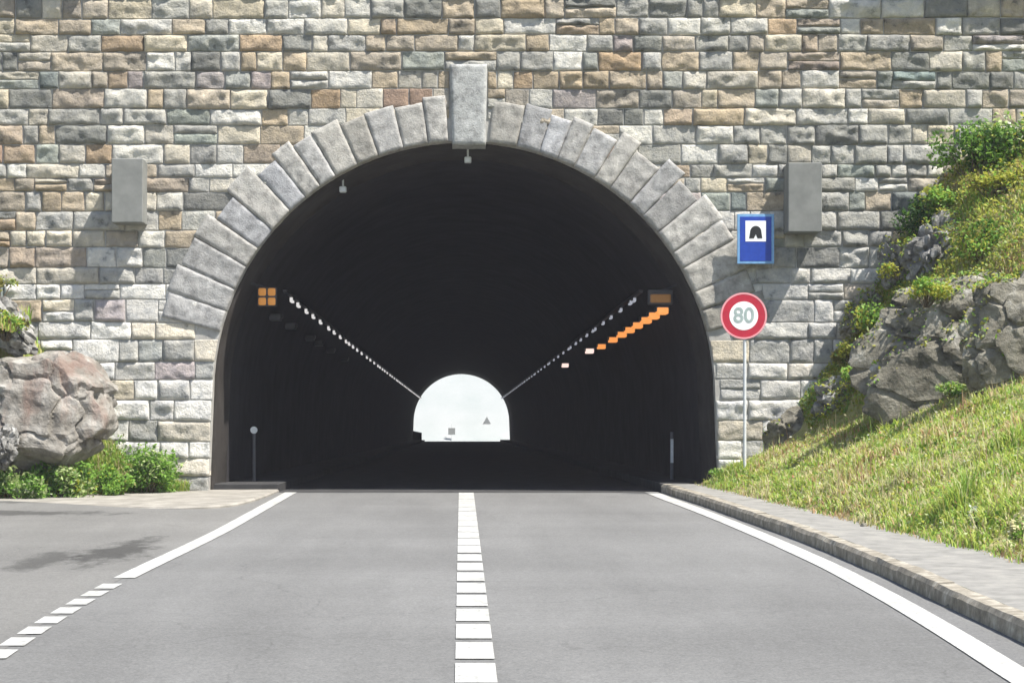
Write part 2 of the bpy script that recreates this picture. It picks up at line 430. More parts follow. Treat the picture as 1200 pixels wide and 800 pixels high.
st = Stones()
def side_top(x): return 10.98 if x < -6.7 else 10.72 if x > 8.25 else 12.0
z = -0.30
courses = []
while z < 12.0:
    h = random.choice([.27, .30, .32, .33, .35, .38]) if z > 4.5 else random.choice([.31, .36, .40, .44, .34])
    courses.append((z, z + h)); z += h
def zw(zb, x): return zb + .03 * noise.noise(Vector((x * .35, zb * 3.7, 2)))
def add_stone(x0, x1, zb0, zt0, zfun=True):
    g = random.uniform(.005, .013)
    q = [(x0 + g, zw(zb0, x0) + g), (x1 - g, zw(zb0, x1) + g), (x1 - g + random.uniform(-.012, .012), zw(zt0, x1) - g), (x0 + g + random.uniform(-.012, .012), zw(zt0, x0) - g)]
    cx, cz = (x0 + x1) / 2, (zb0 + zt0) / 2
    if cz > side_top(cx) : return
    # the keystone
    clip = []; near_ring = False
    if zt0 > KZ0 and zb0 < KZ1 - .20 and x1 > KX0 and x0 < KX1:
        if x0 >= KX0 - .0 and x1 <= KX1: return
        if cx < (KX0 + KX1) / 2: clip.append((Vector((KX0 - .01, 0, 0)), Vector((1, 0, 0))))
        else: clip.append((Vector((KX1 + .01, 0, 0)), Vector((-1, 0, 0))))
    # the ring
    corners = [Vector((p[0] - XC, p[1] - ZC)) for p in q]
    rmin0 = min(c.length for c in corners)
    if zt0 > ZC:
        # stone against voussoirs: cut with the tangent at its nearest direction
        xx = min(max(0, x0 - XC), x1 - XC) if x1 - XC > 0 and x0 - XC < 0 else (x0 - XC if x0 > XC else x1 - XC)
        zz = max(zb0 - ZC, 0)
        for fx in (x0 - XC, (x0 + x1) / 2 - XC, x1 - XC):
            pass
        ang = math.atan2(cz - ZC, cx - XC)
        rc = RA + (.45 if A0 - .02 < ang < A1 + .02 else 0)
        near_ring = rmin0 < clip_radius(ang) + .35
        rmin = min(c.length for c in corners)
        if max(c.length for c in corners) < rc: return
        if rmin < rc:
            nrm = Vector((math.cos(ang), 0, math.sin(ang)))
            # inside part is removed
            clip.append((Vector((XC, 0, ZC)) + nrm * rc, -nrm))
    lowj = zb0 < ZC + RA * math.sin(A0) + .1
    if lowj and abs(cx - XC) < 7:
        hw = (jamb_x(zb0) + jamb_x(min(zt0, ZC + 2))) / 2
        if abs(cx - XC) < hw - .05 and (x1 - XC < hw + .12 and x0 - XC > -hw - .12): return
        if x0 < XC + hw and cx > XC: clip.append((Vector((XC + hw, 0, cz)), Vector((-1, 0, (jamb_x(zt0) - jamb_x(zb0)) / (zt0 - zb0)))))
        if x1 > XC - hw and cx < XC: clip.append((Vector((XC - hw, 0, cz)), Vector((1, 0, (jamb_x(zt0) - jamb_x(zb0)) / (zt0 - zb0)))))
    smooth_low = max(0, min(1, (5 - cz) / 2)) if abs(cx) < 8 else 0
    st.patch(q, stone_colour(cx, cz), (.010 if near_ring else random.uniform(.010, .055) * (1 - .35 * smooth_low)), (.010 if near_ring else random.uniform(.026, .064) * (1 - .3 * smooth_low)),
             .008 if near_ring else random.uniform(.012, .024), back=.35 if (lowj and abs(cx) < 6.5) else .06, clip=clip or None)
for i, (zb, zt) in enumerate(courses):
    if zt < 1.9: starts = [(-12.5, XC - jamb_x(zb + .15)), (XC + jamb_x(zb + .15), 15.5)]
    else: starts = [(-12.5, 15.5)]
    for sx, ex in starts:
        x = sx - (random.uniform(0, .5) if sx < -12 else 0)
        while x < ex - .05:
            l = random.choice([.34, .42, .5, .56, .62, .7, .8, .92, 1.1]) * (1.12 if zt < 4.5 else .92)
            if sx < -12 and ex < 15 and ex - (x + l) < .35: l = ex - x
            r = random.random()
            if r < .10 and l > .5:       # two thin stones
                m_ = zb + (zt - zb) * random.uniform(.4, .6)
                add_stone(x, x + l, zb, m_); add_stone(x, x + l, m_, zt)
            else:
                add_stone(x, x + l, zb, zt)
            x += l
st.build('masonry', M['stone'], wall)

# mortar bed and wall body behind the stones
bm = bmesh.new()
arch = arch_pts(0.0, z0=-.4)
top = [(-12.8, -.4), (-12.8, 10.96), (-6.7, 10.96), (-6.7, 12.0), (8.25, 12.0), (8.25, 10.7), (15.8, 10.7), (15.8, -.4)]
arch_out = [(x, z) for x, z in arch]          # right foot -> crown -> left foot
poly = [top[-1]] + [p for p in arch_out] + top[:-1]
prism(bm, poly, W + .004, W + 1.0)
bmesh.ops.triangulate(bm, faces=[f for f in bm.faces if len(f.verts) > 4])
wchild(bobj('mortar_bed', bm, M['mortar'], wall))

# voussoirs: each a stone of its own
def dressed(name, q, col, proud, depth, parent, rough=.010, label=None, bulge=.0):
    s = Stones()
    s.patch(q, col, proud - .03 + bulge, rough, .03, res=.06, back=depth, rel=.5, crisp=True)
    o = s.build(name, M['dressed'], parent)
    if label: o['label'] = label
    return o
def pol(a, r): return (XC + r * math.cos(a), ZC + r * math.sin(a))
for i, (a, b, ln) in enumerate(vous):
    g = .004 / RA
    mid = (a + b) / 2
    # straight sides, square outer end
    p0, p1 = pol(a + g, RA), pol(b - g, RA)
    d = Vector((math.cos(mid), math.sin(mid)))
    s0, s1 = Vector(pol(a + g, RA + ln)), Vector(pol(b - g, RA + ln))
    q = [p1, p0, tuple(s0), tuple(s1)]
    v = random.uniform(.29, .40); t = random.uniform(-.004, .03)
    if random.random() < .2: v *= .82
    dressed('voussoir', q, (v + t, v + t * .4, v - t), random.uniform(.045, .06), .5, wall, rough=.016)
dressed('keystone', [(KX0 + .05, KZ0 - .03), (KX1 - .03, KZ0 - .03), (KX1, KZ1), (KX0, KZ1)], (.375, .38, .365), .10, .5, wall, rough=.008,
        label='tall pale grey keystone standing proud above the arch')
# springer blocks under the lowest voussoirs are ordinary courses; bracket blocks on both sides
def bracket(x0, x1, z0, z1, label):
    bm = bmesh.new(); box(bm, x0, x1, W - .60, W + .05, z0, z1, .015)
    o = bobj('bracket_block', bm, M['block'], wall); o['label'] = label; wchild(o)
bracket(-6.72, -6.12, 5.21, 6.44, 'dark concrete bracket block on the rock side of the arch')
bracket(6.30, 6.95, 5.03, 6.36, 'dark concrete bracket block beside the blue sign')
# unseen side-wall ledges, added above the frame to throw shade along the top
for x0, x1, cz0 in ((-13.0, -6.72, 10.98), (8.27, 16.0, 10.72)):
    bm = bmesh.new()
    x = x0
    while x < x1 - .3:
        l = min(random.uniform(1.0, 1.5), x1 - x)
        box(bm, x + .006, x + l - .006, W - .60, W + 1.05, cz0, cz0 + .26, .02); x += l
    wchild(bobj('unseen_coping', bm, M['concrete'], wall))
bm = bmesh.new()
x = -6.7
while x < 8.2:
    l = min(1.3, 8.34 - x); box(bm, x + .006, x + l - .006, W - .08, W + 1.05, 12.0, 12.25, .02); x += l
wchild(bobj('unseen_coping', bm, M['concrete'], wall))

# ------------------------------------------------------------------ tunnel
tun = empty('road_tunnel', (XC, W, 0), label='long straight dark vaulted road tunnel bored behind the stone portal', cat='tunnel')
def tchild(o): o.location = (-XC, -W, 0); return o
TEND = 204.0
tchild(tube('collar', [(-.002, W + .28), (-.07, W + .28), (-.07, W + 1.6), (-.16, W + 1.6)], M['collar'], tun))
tchild(tube('lining', [(-.16, W + 1.6)] + [(-.16, W + 3 + (TEND - W - 3) * k / 10) for k in range(11)] + [(.35, TEND), (.35, W + .9)], M['soot_shade'], tun))
# walkways in the tunnel
for s in (-1, 1):
    bm = bmesh.new()
    xa, xb = (3.72, 5.3)
    if s < 0: box(bm, -5.2, -3.60, W + .3, TEND, -.2, .16, .015)
    else: box(bm, 3.92, 5.3, W + .3, TEND, -.2, .18, .015)
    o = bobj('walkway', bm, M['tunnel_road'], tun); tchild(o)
# cable trays along both haunches
LX, LZ = 3.95, 4.24
for s in (-1, 1):
    bm = bmesh.new(); xx = s * LX + .05
    box(bm, xx - .05 + s * .05, xx + .05 + s * .05, W + 6, TEND - .5, LZ + .07, LZ + .13)
    o = bobj('cable_tray', bm, M['grey_case'], tun); tchild(o)

def lamp_proto(name, w, l, h, lens, case='dark_case'):
    """a bulkhead lamp facing the camera side and down: case + lens"""
    bm = bmesh.new(); box(bm, -w / 2, w / 2, -l / 2, l / 2, 0, h, min(w, h) * .18)
    c = bpy.data.meshes.new(name + '_case'); bm.to_mesh(c); bm.free(); c.materials.append(M[case])
    bm = bmesh.new(); box(bm, -w * .42, w * .42, -l / 2 - .018, l * .42, -h * .55, h * .72, min(w, h) * .15)
    g = bpy.data.meshes.new(name + '_lens'); bm.to_mesh(g); bm.free(); g.materials.append(M[lens])
    return c, g
def put_lamp(name, protos, loc, label, group, cat='lamp', roll=0):
    r = empty(name, loc, label=label, cat=cat)
    if group: r['group'] = group
    r.rotation_euler = (0, roll, 0)
    c, g = protos
    link('case', c, parent=r); link('lens', g, parent=r)
    return r
small_w = lamp_proto('strip_lamp', .085, .5, .085, 'glass_white')
small_d = lamp_proto('strip_lamp_dim', .08, .5, .07, 'glass_dim')
yy = W + 7.6; k = 0
step = [1.9, 2.6, 2.4, 2.8, 3.6, 2.6, 3.2, 3.4]
while yy < TEND - 2:
    put_lamp('tunnel_lamp', small_w, (-LX + .03, yy, LZ - .02), 'small white lit lamp under the cable tray opposite the amber row',
             'white lamps in the tunnel')
    yy += step[k % len(step)] * (1 if k < 10 else 1.25); k += 1
yy = W + 7.6; k = 0
while yy < TEND - 2:
    put_lamp('tunnel_lamp', small_d, (LX + .07, yy, LZ - .02), 'small dim lamp under the cable tray above the amber row',
             'dim lamps in the tunnel')
    yy += [1.0, 3.0, 3.3, 3.0, 3.5][k % 5] * (1 if k < 10 else 1.3); k += 1
amber = lamp_proto('wide_lamp', .27, .5, .10, 'glass_amber')
pale = lamp_proto('wide_lamp_pale', .30, .5, .11, 'glass_pale')
off = lamp_proto('wide_lamp_off', .30, .5, .10, 'grey_case')
for j, yy in enumerate([41.6, 43.4, 45.2, 47.4, 49.6, 52.0, 55.0, 59.5]):
    put_lamp('wide_lamp', amber, (4.08, yy, 3.62), 'glowing amber lamp in the orange row inside the tunnel mouth', 'amber lamps in the tunnel entrance')
put_lamp('wide_lamp', pale, (4.05, 64.5, 3.68), 'pinkish white lit lamp, larger of the two beyond the amber row', None)
put_lamp('wide_lamp', pale, (4.02, 79.0, 3.68), 'small pinkish white lit lamp farthest along beyond the amber row', None)
for yy in [46.5, 50.6, 57.0, 60.5, 66, 74]:
    put_lamp('wide_lamp', off, (-4.2, yy, 3.75), 'unlit grey lamp below the white row on the shaded tunnel wall', 'unlit lamps below the white row')
# amber flood lamps at the mouth
def flood(loc, w, h, lens, label, four=True):
    r = empty('flood_lamp', loc, label=label, cat='lamp')
    bm = bmesh.new(); box(bm, -w / 2, w / 2, 0, .18, -h / 2, h / 2, .02); bobj('case', bm, M['dark_case'], r)
    if not four:
        bm = bmesh.new(); box(bm, -w * .42, w * .42, -.02, .05, -h * .4, h * .2, .03); bobj('lens', bm, M[lens], r)
    for sx in ((-1, 1) if four else ()):
        for sz in (-1, 1):
            bm = bmesh.new()
            box(bm, sx * w * .25 - w * .23, sx * w * .25 + w * .23, -.02, .05, sz * h * .25 - h * .23, sz * h * .25 + h * .23, .045)
            bobj('lens', bm, M[lens], r)
    bm = bmesh.new(); cyl(bm, (0, .15, h / 2 - .02), (math.copysign(.35, loc[0]), .15, h / 2 + .1), .02); bobj('bracket', bm, M['dark_case'], r)
flood((-3.90, 41.2, 3.90), .38, .38, 'glass_amber_dim', 'square amber four-lens lamp at the head of the white lamp row')
flood((4.03, 41.3, 3.90), .50, .30, 'glass_amber_off', 'dull brown box lamp at the head of the orange lamp row', four=False)
# sensors and markers
def knob(loc, label):
    r = empty('sensor_box', loc, label=label, cat='sensor')
    bm = bmesh.new(); box(bm, -.07, .07, -.08, .08, -.12, 0, .025); bobj('housing', bm, M['metal'], r)
    bm = bmesh.new(); cyl(bm, (0, 0, 0), (0, 0, .16), .02); bobj('bracket', bm, M['metal'], r)
knob((.14, W + .55, 6.62), 'small grey sensor box hanging under the crown of the arch')
knob((-2.33, W + .5, 6.03), 'small grey sensor box hanging under the haunch of the arch')
def marker(loc, side, label, white):
    r = empty('marker_post', loc, label=label, cat='marker')
    bm = bmesh.new(); cyl(bm, (0, 0, 0), (0, 0, 1.0), .035); bobj('post', bm, M['grey_case'], r)
    if white:
        bm = bmesh.new(); cyl(bm, (0, -.02, 1.06), (0, -.055, 1.06), .075); bobj('reflector', bm, M['white'], r)
    else:
        bm = bmesh.new(); box(bm, -.03, .03, -.06, -.037, .35, .85); bobj('reflector', bm, M['metal'], r)
marker((-4.30, 42.6, .16), -1, 'marker post with a round white reflector inside the tunnel mouth', True)
marker((4.45, 43.2, .18), 1, 'slim grey marker post on the tunnel walkway nearest the signs', False)
# block at the far exit
r = empty('utility_cabinet', (-4.35, 202.0, 0), label='dark cabinet standing on the walkway at the far tunnel exit', cat='cabinet')
bm = bmesh.new(); box(bm, -.75, .5, -.4, .4, .16, .88, .03); bobj('housing', bm, M['dark_case'], r)
bm = bmesh.new(); prism(bm, [(-.75, .88), (.5, .88), (-.75, 1.15)], -.42, .42); bobj('lid', bm, M['dark_case'], r)

# signs far beyond the exit
def far_sign(name, loc, shape, label):
    r = empty(name, loc, label=label, cat='sign')
    bm = bmesh.new(); cyl(bm, (0, 0, -.4), (0, 0, 1.7), .03); bobj('post', bm, M['metal'], r)
    bm = bmesh.new()
    if shape == 3: prism(bm, [(-.42, 1.7), (.42, 1.7), (0, 2.45)], -.05, -.03)
    else: box(bm, -.36, .36, -.05, -.03, .55, 1.25, .01)
    bobj('plate', bm, M['signback'], r)
far_sign('warning_sign', (2.75, 216, .1), 3, 'grey triangular sign on a post beyond the far tunnel exit')
far_sign('square_sign', (-.95, 214, .1), 4, 'grey square sign low on a post beyond the far tunnel exit')

# ------------------------------------------------------------------ roads and ground
def sheet(name, xs_fn, Ys, z_off, mat, nx=2, kind='structure', z_fn=zroad, **kw):
    V = []; F_ = []; S = []
    for Y in Ys:
        a, b = xs_fn(Y)
        for i in range(nx): V.append((a + (b - a) * i / (nx - 1), Y, z_fn(Y) + z_off))
    for j in range(len(Ys) - 1):
        for i in range(nx - 1):
            k = j * nx + i; F_ += [k, k + 1, k + 1 + nx, k + nx]; S.append(4)
    return npobj(name, V, F_, S, mat, kind=kind, **kw)
def span(a, b, st): return list(np.arange(a, b, st)) + [b]

KERB = [(-40, 4.3), (10, 4.36), (16, 4.43), (19.2, 4.48), (22, 4.53), (26.5, 4.50), (29, 4.41), (31.8, 4.31), (35.8, 4.16), (37.5, 4.05), (39.3, 3.95), (40.3, 3.92)]
LINE_R = [(-40, 3.6), (10, 3.70), (14.2, 3.88), (16.5, 4.0), (19.4, 4.11), (23, 4.18), (27, 4.14), (30.6, 4.06), (34, 3.95), (36.5, 3.84), (39.3, 3.73), (60, 3.7)]
LINE_L = [(-40, -3.2), (10, -3.36), (15.3, -3.47), (16.7, -3.53), (18.6, -3.57), (20.6, -3.59), (23.1, -3.54), (26, -3.45), (29.1, -3.38), (39.8, -3.32), (60, -3.32)]
def smooth_tab(tab, x):
    return sum(lerp_tab(tab, x + d) for d in (-.9, -.45, 0, .45, .9)) / 5
kerbx = lambda Y: smooth_tab(KERB, Y)
lineR = lambda Y: smooth_tab(LINE_R, Y)
lineL = lambda Y: smooth_tab(LINE_L, Y)

link('ground', None)
bpy.data.objects.remove(bpy.data.objects['ground'])
npobj('ground', [(-480, -480, -2.2), (480, -480, -2.2), (480, 620, -2.2), (-480, 620, -2.2)], [0, 1, 2, 3], [4], M['hill'], kind='structure')
sheet('road', lambda Y: (-3.9, kerbx(Y) + .1), span(-40, W - 2, 1.0) + span(W - 1.8, W + .06, .2), 0, M['asphalt'])
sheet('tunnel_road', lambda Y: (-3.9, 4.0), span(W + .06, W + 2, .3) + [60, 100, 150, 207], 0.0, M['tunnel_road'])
sheet('lay_by', lambda Y: (-24, lineL(Y) - .02), span(-40, W + .06, .5), .004, M['layby'])
# painted lines
lines = sheet('edge_line', lambda Y: (lineR(Y) - .13, lineR(Y) + .13), span(-10, W + .05, .5), .009, M['paint'], label='continuous white edge line along the stone kerb', cat='road marking', kind='thing')
sheet('edge_line', lambda Y: (lineL(Y) - .115, lineL(Y) + .115), span(21.7, W + .05, .5), .009, M['paint'], label='continuous white edge line running to the pale pavement corner', cat='road marking', kind='thing')
Y = 6.0
while Y < 21.3:
    sheet('edge_dash', lambda y: (lineL(y) - .10, lineL(y) + .10), [Y, Y + .26, Y + .52], .009, M['paint'],
          label='short white dash where the edge line breaks along the lay-by', cat='road marking', group='dashes along the lay-by', kind='thing')
    Y += .765
Y = 4.0
while Y < W - .3:
    l = 1.0 if Y < 24 else 1.17
    w = .145
    sheet('centre_dash', lambda y: (.105 - w, .105 + w), [Y, Y + l / 2, min(Y + l, W + .05)], .009, M['paint'],
          label='short white dash in the centre line of the road', cat='road marking', group='dashes of the centre line', kind='thing')
    Y += 1.24

# kerb: one run of stones
kerb = empty('stone_kerb', (4.4, 26, zroad(26)), label='worn stone kerb curving along the grassy bank to the tunnel', cat='kerb')
KO = Vector((4.4, 26, zroad(26)))
Y = 5.0
bm = bmesh.new()
while Y < W + .25:
    l = random.uniform(.9, 1.15); Y1 = min(Y + l, W + .28)
    n = 10
    hh = .165 + random.uniform(-.006, .006)
    prof_prev = None
    for i in range(n + 1):
        y = Y + .004 + (Y1 - Y - .008) * i / n
        x = kerbx(y); zb = zroad(y)
        def wob(k, a=.010): return a * noise.noise(Vector((y * 2.3, k * 3.3, x)))
        pr = [(x + wob(0), zb - .06), (x + .012 + wob(1), zb + hh - .045 + wob(5)), (x + .045 + wob(2), zb + hh + wob(3, .008)), (x + .20 + wob(4), zb + hh + .004 + wob(6, .006)), (x + .21, zb - .06)]
        vs = [bm.verts.new((px_ - KO.x, y - KO.y, pz_ - KO.z)) for px_, pz_ in pr]
        if prof_prev:
            for k in range(4): bm.faces.new((prof_prev[k], prof_prev[k + 1], vs[k + 1], vs[k]))
        else: bm.faces.new(vs)
        prof_prev = vs
    bm.faces.new(prof_prev[::-1])
    Y = Y1
bmesh.ops.recalc_face_normals(bm, faces=bm.faces)
bobj('kerb_stones', bm, M['kerb'], kerb)

# right pavement behind the kerb
def edgeR(Y): return 4.70 + (40 - Y) * .076 + .10 * noise.noise(Vector((Y * .8, 5, 0))) if Y < 40 else 4.70
sheet('pavement', lambda Y: (kerbx(Y) + .205, edgeR(Y) + .55), span(-30, W + .3, .3), .163, M['sidewalk'], nx=5)
# left pavement at the portal
def left_pave():
    out = [(-3.58, 40.35), (-3.60, 38.6), (-3.70, 36.6), (-3.85, 35.2), (-4.15, 34.5), (-4.7, 34.3), (-5.6, 34.7), (-7.0, 36.0), (-8.6, 37.2), (-11, 38.6), (-11, 40.35)]
    # smoothed outline
    pts = []
    for i in range(len(out) - 1):
        for t in np.linspace(0, 1, 6, endpoint=False): pts.append((out[i][0] * (1 - t) + out[i + 1][0] * t, out[i][1] * (1 - t) + out[i + 1][1] * t))
    pts.append(out[-1])
    for _ in range(4):
        pts = [pts[0]] + [((a[0] + 2 * b[0] + c[0]) / 4, (a[1] + 2 * b[1] + c[1]) / 4) for a, b, c in zip(pts, pts[1:], pts[2:])] + [pts[-1]]
    bm = bmesh.new()
    def hgt(x, y):
        t = max(0, min(1, (-4.3 - x) / 1.6)); 
        return .06 * (1 - t) + .010 * t
    lo = [bm.verts.new((x, y, zroad(y) - .05)) for x, y in pts]
    e1 = [bm.verts.new((x, y, zroad(y) + hgt(x, y) - .03)) for x, y in pts]
    cx, cy = -6.2, 38.6
    e2 = [bm.verts.new((x + (cx - x) * .012, y + (cy - y) * .012, zroad(y) + hgt(x, y))) for x, y in pts]
    for a, b in ((lo, e1), (e1, e2)):
        for i in range(len(pts) - 1): bm.faces.new((a[i], a[i + 1], b[i + 1], b[i]))
    f = bm.faces.new(e2); bmesh.ops.triangulate(bm, faces=[f])
    bmesh.ops.recalc_face_normals(bm, faces=bm.faces)
    return bobj('pavement', bm, M['concrete'], kind='structure')
left_pave()

# ------------------------------------------------------------------ the right bank
YB = [(4.5, 41), (5.5, 39.75), (5.9, 39.5), (7.28, 37.9), (9.35, 34.0), (12, 29), (16, 24), (30, 15)]
ZW = [(4.8, .1), (5.6, .25), (6.3, 1.15), (7.0, 2.15), (7.8, 3.3), (8.5, 4.75), (9.5, 6.2), (11, 6.9), (14, 8.0), (30, 13)]
PROF = [(0, 0), (.06, .16), (.16, .40), (.26, .47), (.5, .62), (.62, .74), (.8, .86), (1, 1)]
def meadow(X, Y):
    xe = edgeR(min(Y, 40))
    t = max(0, X - xe)
    return zroad(Y) + .152 + (.52 * t if t > .3 else .52 * t * t / .3 * .5 + .26 * t)
def bank(X, Y):
    yb = lerp_tab(YB, X)
    if Y <= yb: 
        h = meadow(X, Y)
        return h + .05 * min(1, max(0, X - edgeR(min(Y, 40)))) * fbm(Vector((X * .9, Y * .9, 0)))
    zb = meadow(X, yb); zt = max(lerp_tab(ZW, X), zb + .05)
    t = min(1, (Y - yb) / max(.15, 40 - yb))
    rel = (zt - zb)
    return zb + rel * lerp_tab(PROF, t) + .10 * min(1, rel) * fbm(Vector((X * 1.3, Y * 1.3, 7)), 5)
def heightfield(name, xs, ys, fn, mat, drop=None):
    V = []; F_ = []; S = []
    nx = len(xs)
    for y in ys:
        for x in xs: V.append((x, y, fn(x, y)))
    for j in range(len(ys) - 1):
        for i in range(nx - 1):
            k = j * nx + i; F_ += [k, k + 1, k + 1 + nx, k + nx]; S.append(4)
    return npobj(name, V, F_, S, mat, kind='structure', smooth=True)
def graded(a, b, fine, fa, fb, coarse):
    out = [a]
    while out[-1] < b:
        s = fine if fa <= out[-1] <= fb else coarse
        out.append(out[-1] + s)
    return out
V = []; F_ = []; S = []
ys = graded(-30, 40.1, .16, 18, 41, .6)
us = [0, .03, .06, .1] + [.1 + i * .16 for i in range(1, 50)] + [9, 11, 14, 18, 24, 34, 60]
for y in ys:
    for u in us:
        x = edgeR(min(y, 40)) + u
        V.append((x, y, (bank(x, y) + (.02 if u > 0 else -.05))))
nx = len(us)
for j in range(len(ys) - 1):
    for i in range(nx - 1):
        k = j * nx + i; F_ += [k, k + 1, k + 1 + nx, k + nx]; S.append(4)
npobj('hillside', V, F_, S, M['soil'], kind='structure', smooth=True)

# the left bank
YL = [(-60, 10), (-14, 33.5), (-9.0, 37.6), (-7.2, 38.8), (-5.3, 39.8), (-5.0, 40)]
ZL = [(-60, 16), (-14, 7), (-11, 5.2), (-9, 3.9), (-8.2, 2.9), (-7.6, 1.9), (-6.6, .75), (-5.6, .12), (-5, 0)]
def lbank(X, Y):
    yl = lerp_tab(YL, X)
    t = max(0, min(1, (Y - yl) / max(.2, 40 - yl)))
    z0 = zroad(Y)
    zt = lerp_tab(ZL, X)
    return z0 + .0 + (zt - z0) * (t ** 1.1) + .10 * t * fbm(Vector((X, Y, 3)), 4)
xs = [-60, -45, -34, -26, -20, -17, -15] + [-14 + .18 * i for i in range(0, 51)]
V = []; F_ = []; S = []
ts = [i / 24 for i in range(25)]
for x in xs:
    yl = lerp_tab(YL, x)
    for t in ts:
        y = yl + (40.1 - yl) * t; V.append((x, y, lbank(x, y) + (.012 if t > 0 else -.05)))
n = len(ts)
for i in range(len(xs) - 1):
    for j in range(n - 1):
        k = i * n + j; F_ += [k, k + n, k + n + 1, k + 1]; S.append(4)
npobj('hillside', V, F_, S, M['soil'], kind='structure', smooth=True)

# mountain above the tunnel and a pale slope added beyond it to whiten the exit
def mount(x, y):
    t = (y - 41) / 160
    return 10.4 + 26 * math.sin(min(1, max(0, t)) * math.pi) * (1 if abs(x) < 60 else .8) + 1.2 * fbm(Vector((x * .06, y * .06, 0))) * min(1, (y - 41) / 6)
heightfield('mountain', [-130, -80, -50] + list(range(-40, 41, 4)) + [50, 80, 130], [41.0, 42, 44, 48] + list(range(54, 204, 6)) + [203.9], mount, M['hill'])
def exit_slope(x, y):
    d = y - 214
    return (-.02 if y < 214 else d * .85 + .8 * fbm(Vector((x * .1, y * .1, 0))) * min(1, d / 6)) + (abs(x) > 9) * (abs(x) - 9) * .7
heightfield('added_exit_slope', list(range(-60, 61, 3)), [204.2, 207, 210, 214, 216, 219, 223, 228, 235, 245, 260, 280, 310], exit_slope, M['exit_white'])

# ------------------------------------------------------------------ rocks
def rock(name, loc, size, seed, mat, label, rot=0, cuts=9, rough=.16, sub=5, flat=False, cat='rock', group=None, faces=None, crk=1.7, jnt=1.0):
    rs = random.Random(seed)
    bm = bmesh.new(); bmesh.ops.create_icosphere(bm, subdivisions=sub, radius=1)
    planes = []
    for _ in range(cuts):
        n = Vector((rs.uniform(-1, 1), rs.uniform(-1, 1), rs.uniform(-1, 1))).normalized()
        planes.append((n, rs.uniform(.55, .85)))
    if faces: planes = [(Vector(n).normalized(), d) for n, d in faces]
    so = Vector((rs.uniform(-50, 50),) * 3)
    for v in bm.verts:
        p = v.co.copy()
        for n, d in planes:
            k = p.dot(n)
            if k > d: p -= n * (k - d) * .92
        nrm = p.normalized()
        q = Vector((p.x * 1.2, p.y * 1.2, p.z * 1.2)) + so
        crag = noise.ridged_multi_fractal(q * 1.6, .9, 2.2, 5, 1.0, 2.0) - 1.2
        p += nrm * (rough * .45 * crag + rough * .5 * noise.noise(q * 2.2))
        dd = noise.voronoi(q * crk + Vector((.25 * noise.noise(q * 3), .25 * noise.noise(q * 3 + so), .2 * noise.noise(q * 4))))[0]
        p -= nrm * rough * jnt * max(0, 1 - (dd[1] - dd[0]) / .13)          # open joints
        p += nrm * rough * .9 * (noise.cell(q * crk * 1.0) - .5) * 0
        # strata ledges
        p += nrm * rough * .13 * math.sin((p.z + .35 * p.x + .2 * noise.noise(q * 2)) * 11)
        v.co = Vector((p.x * size[0], p.y * size[1], p.z * size[2]))
    q = Matrix.Rotation(rot, 4, 'Y')
    bmesh.ops.transform(bm, matrix=q, verts=bm.verts)
    o = bobj(name, bm, M[mat], smooth=False, label=label, cat=cat)
    o.location = loc
    if group: o['group'] = group
    ROCKS.append(o)
    return o
ROCKS = []
def at(px, py, Y, dz=0): v = PX(px, py, Y); v.z += dz; return v

rock('boulder', at(48, 476, 38.3), (1.52, 1.0, 1.30), 17, 'boulder', 'large brownish grey boulder with faint reddish bands above the roadside plants', cuts=0, rough=.12, sub=6, crk=1.15, jnt=.75,
     faces=[((.06, -1, .22), .62), ((.62, -.25, .72), .70), ((1, -.3, .15), .80), ((-.15, -.1, 1), .70), ((.8, -.3, -.7), .88), ((-.7, -.4, .6), .8), ((0, -.5, -1), .88), ((.5, -.9, .05), .70)])
rock('boulder', at(-6, 375, 38.9), (.95, .7, .55), 9, 'rock_grey', 'pale jagged rock resting behind and above the big banded boulder', rot=.55, rough=.24)
rock('boulder', at(0, 520, 37.4), (.36, .4, .5), 12, 'rock_grey', 'small pale rock at the foot of the big banded boulder', rot=.1, rough=.24)
rock('rock_slab', at(1262, 408, 35.2), (3.9, 1.0, 2.25), 23, 'rock_brown', 'broad grey brown rock face above the upper edge of the meadow', cuts=0, rough=.15, sub=6, crk=2.3, jnt=.75,
     faces=[((-.22, -1, .30), .56), ((-.9, -.4, .55), .66), ((-.25, -.1, 1), .60), ((.2, -1, .1), .62), ((-.6, -1, -.1), .68), ((.3, .2, 1), .62), ((.7, -.9, .4), .66)])
rock('rock_slab', at(1252, 398, 33.3), (1.75, .9, 1.75), 27, 'rock_brown', 'rock face at the picture edge continuing the broad rock above the meadow', cuts=0, rough=.15, sub=6, crk=2.0, jnt=.7,
     faces=[((-.2, -1, .25), .60), ((-.8, -.6, .4), .72), ((-.2, -.1, 1), .62), ((.3, .2, 1), .64), ((-.5, -1, -.1), .7)])
rock('rock_slab', at(1066, 462, 36.6), (.55, .5, .95), 24, 'rock_brown', 'dark leaning rock slab between the shrubs on the bank', rot=.62, cuts=12, rough=.16)
rock('rock_outcrop', at(1098, 292, 38.3), (.62, .6, .75), 31, 'rock_grey', 'jagged pale rock outcrop below the ridge of yellow grass', rot=.4, rough=.26)
rock('rock_outcrop', at(1052, 310, 39.2), (.45, .45, .5), 33, 'rock_grey', 'small jagged rock sticking out against the masonry', rot=.2, rough=.26)
rock('rock_outcrop', at(1190, 232, 38.0), (.5, .5, .3), 35, 'rock_grey', 'low dark rock with pale tips in the ridge grass', rot=.1, rough=.24)
rock('rock_outcrop', at(990, 480, 38.9), (.66, .55, .62), 41, 'rock_grey', 'pale broken rock at the foot of the bank by the masonry', rot=.7, rough=.24)
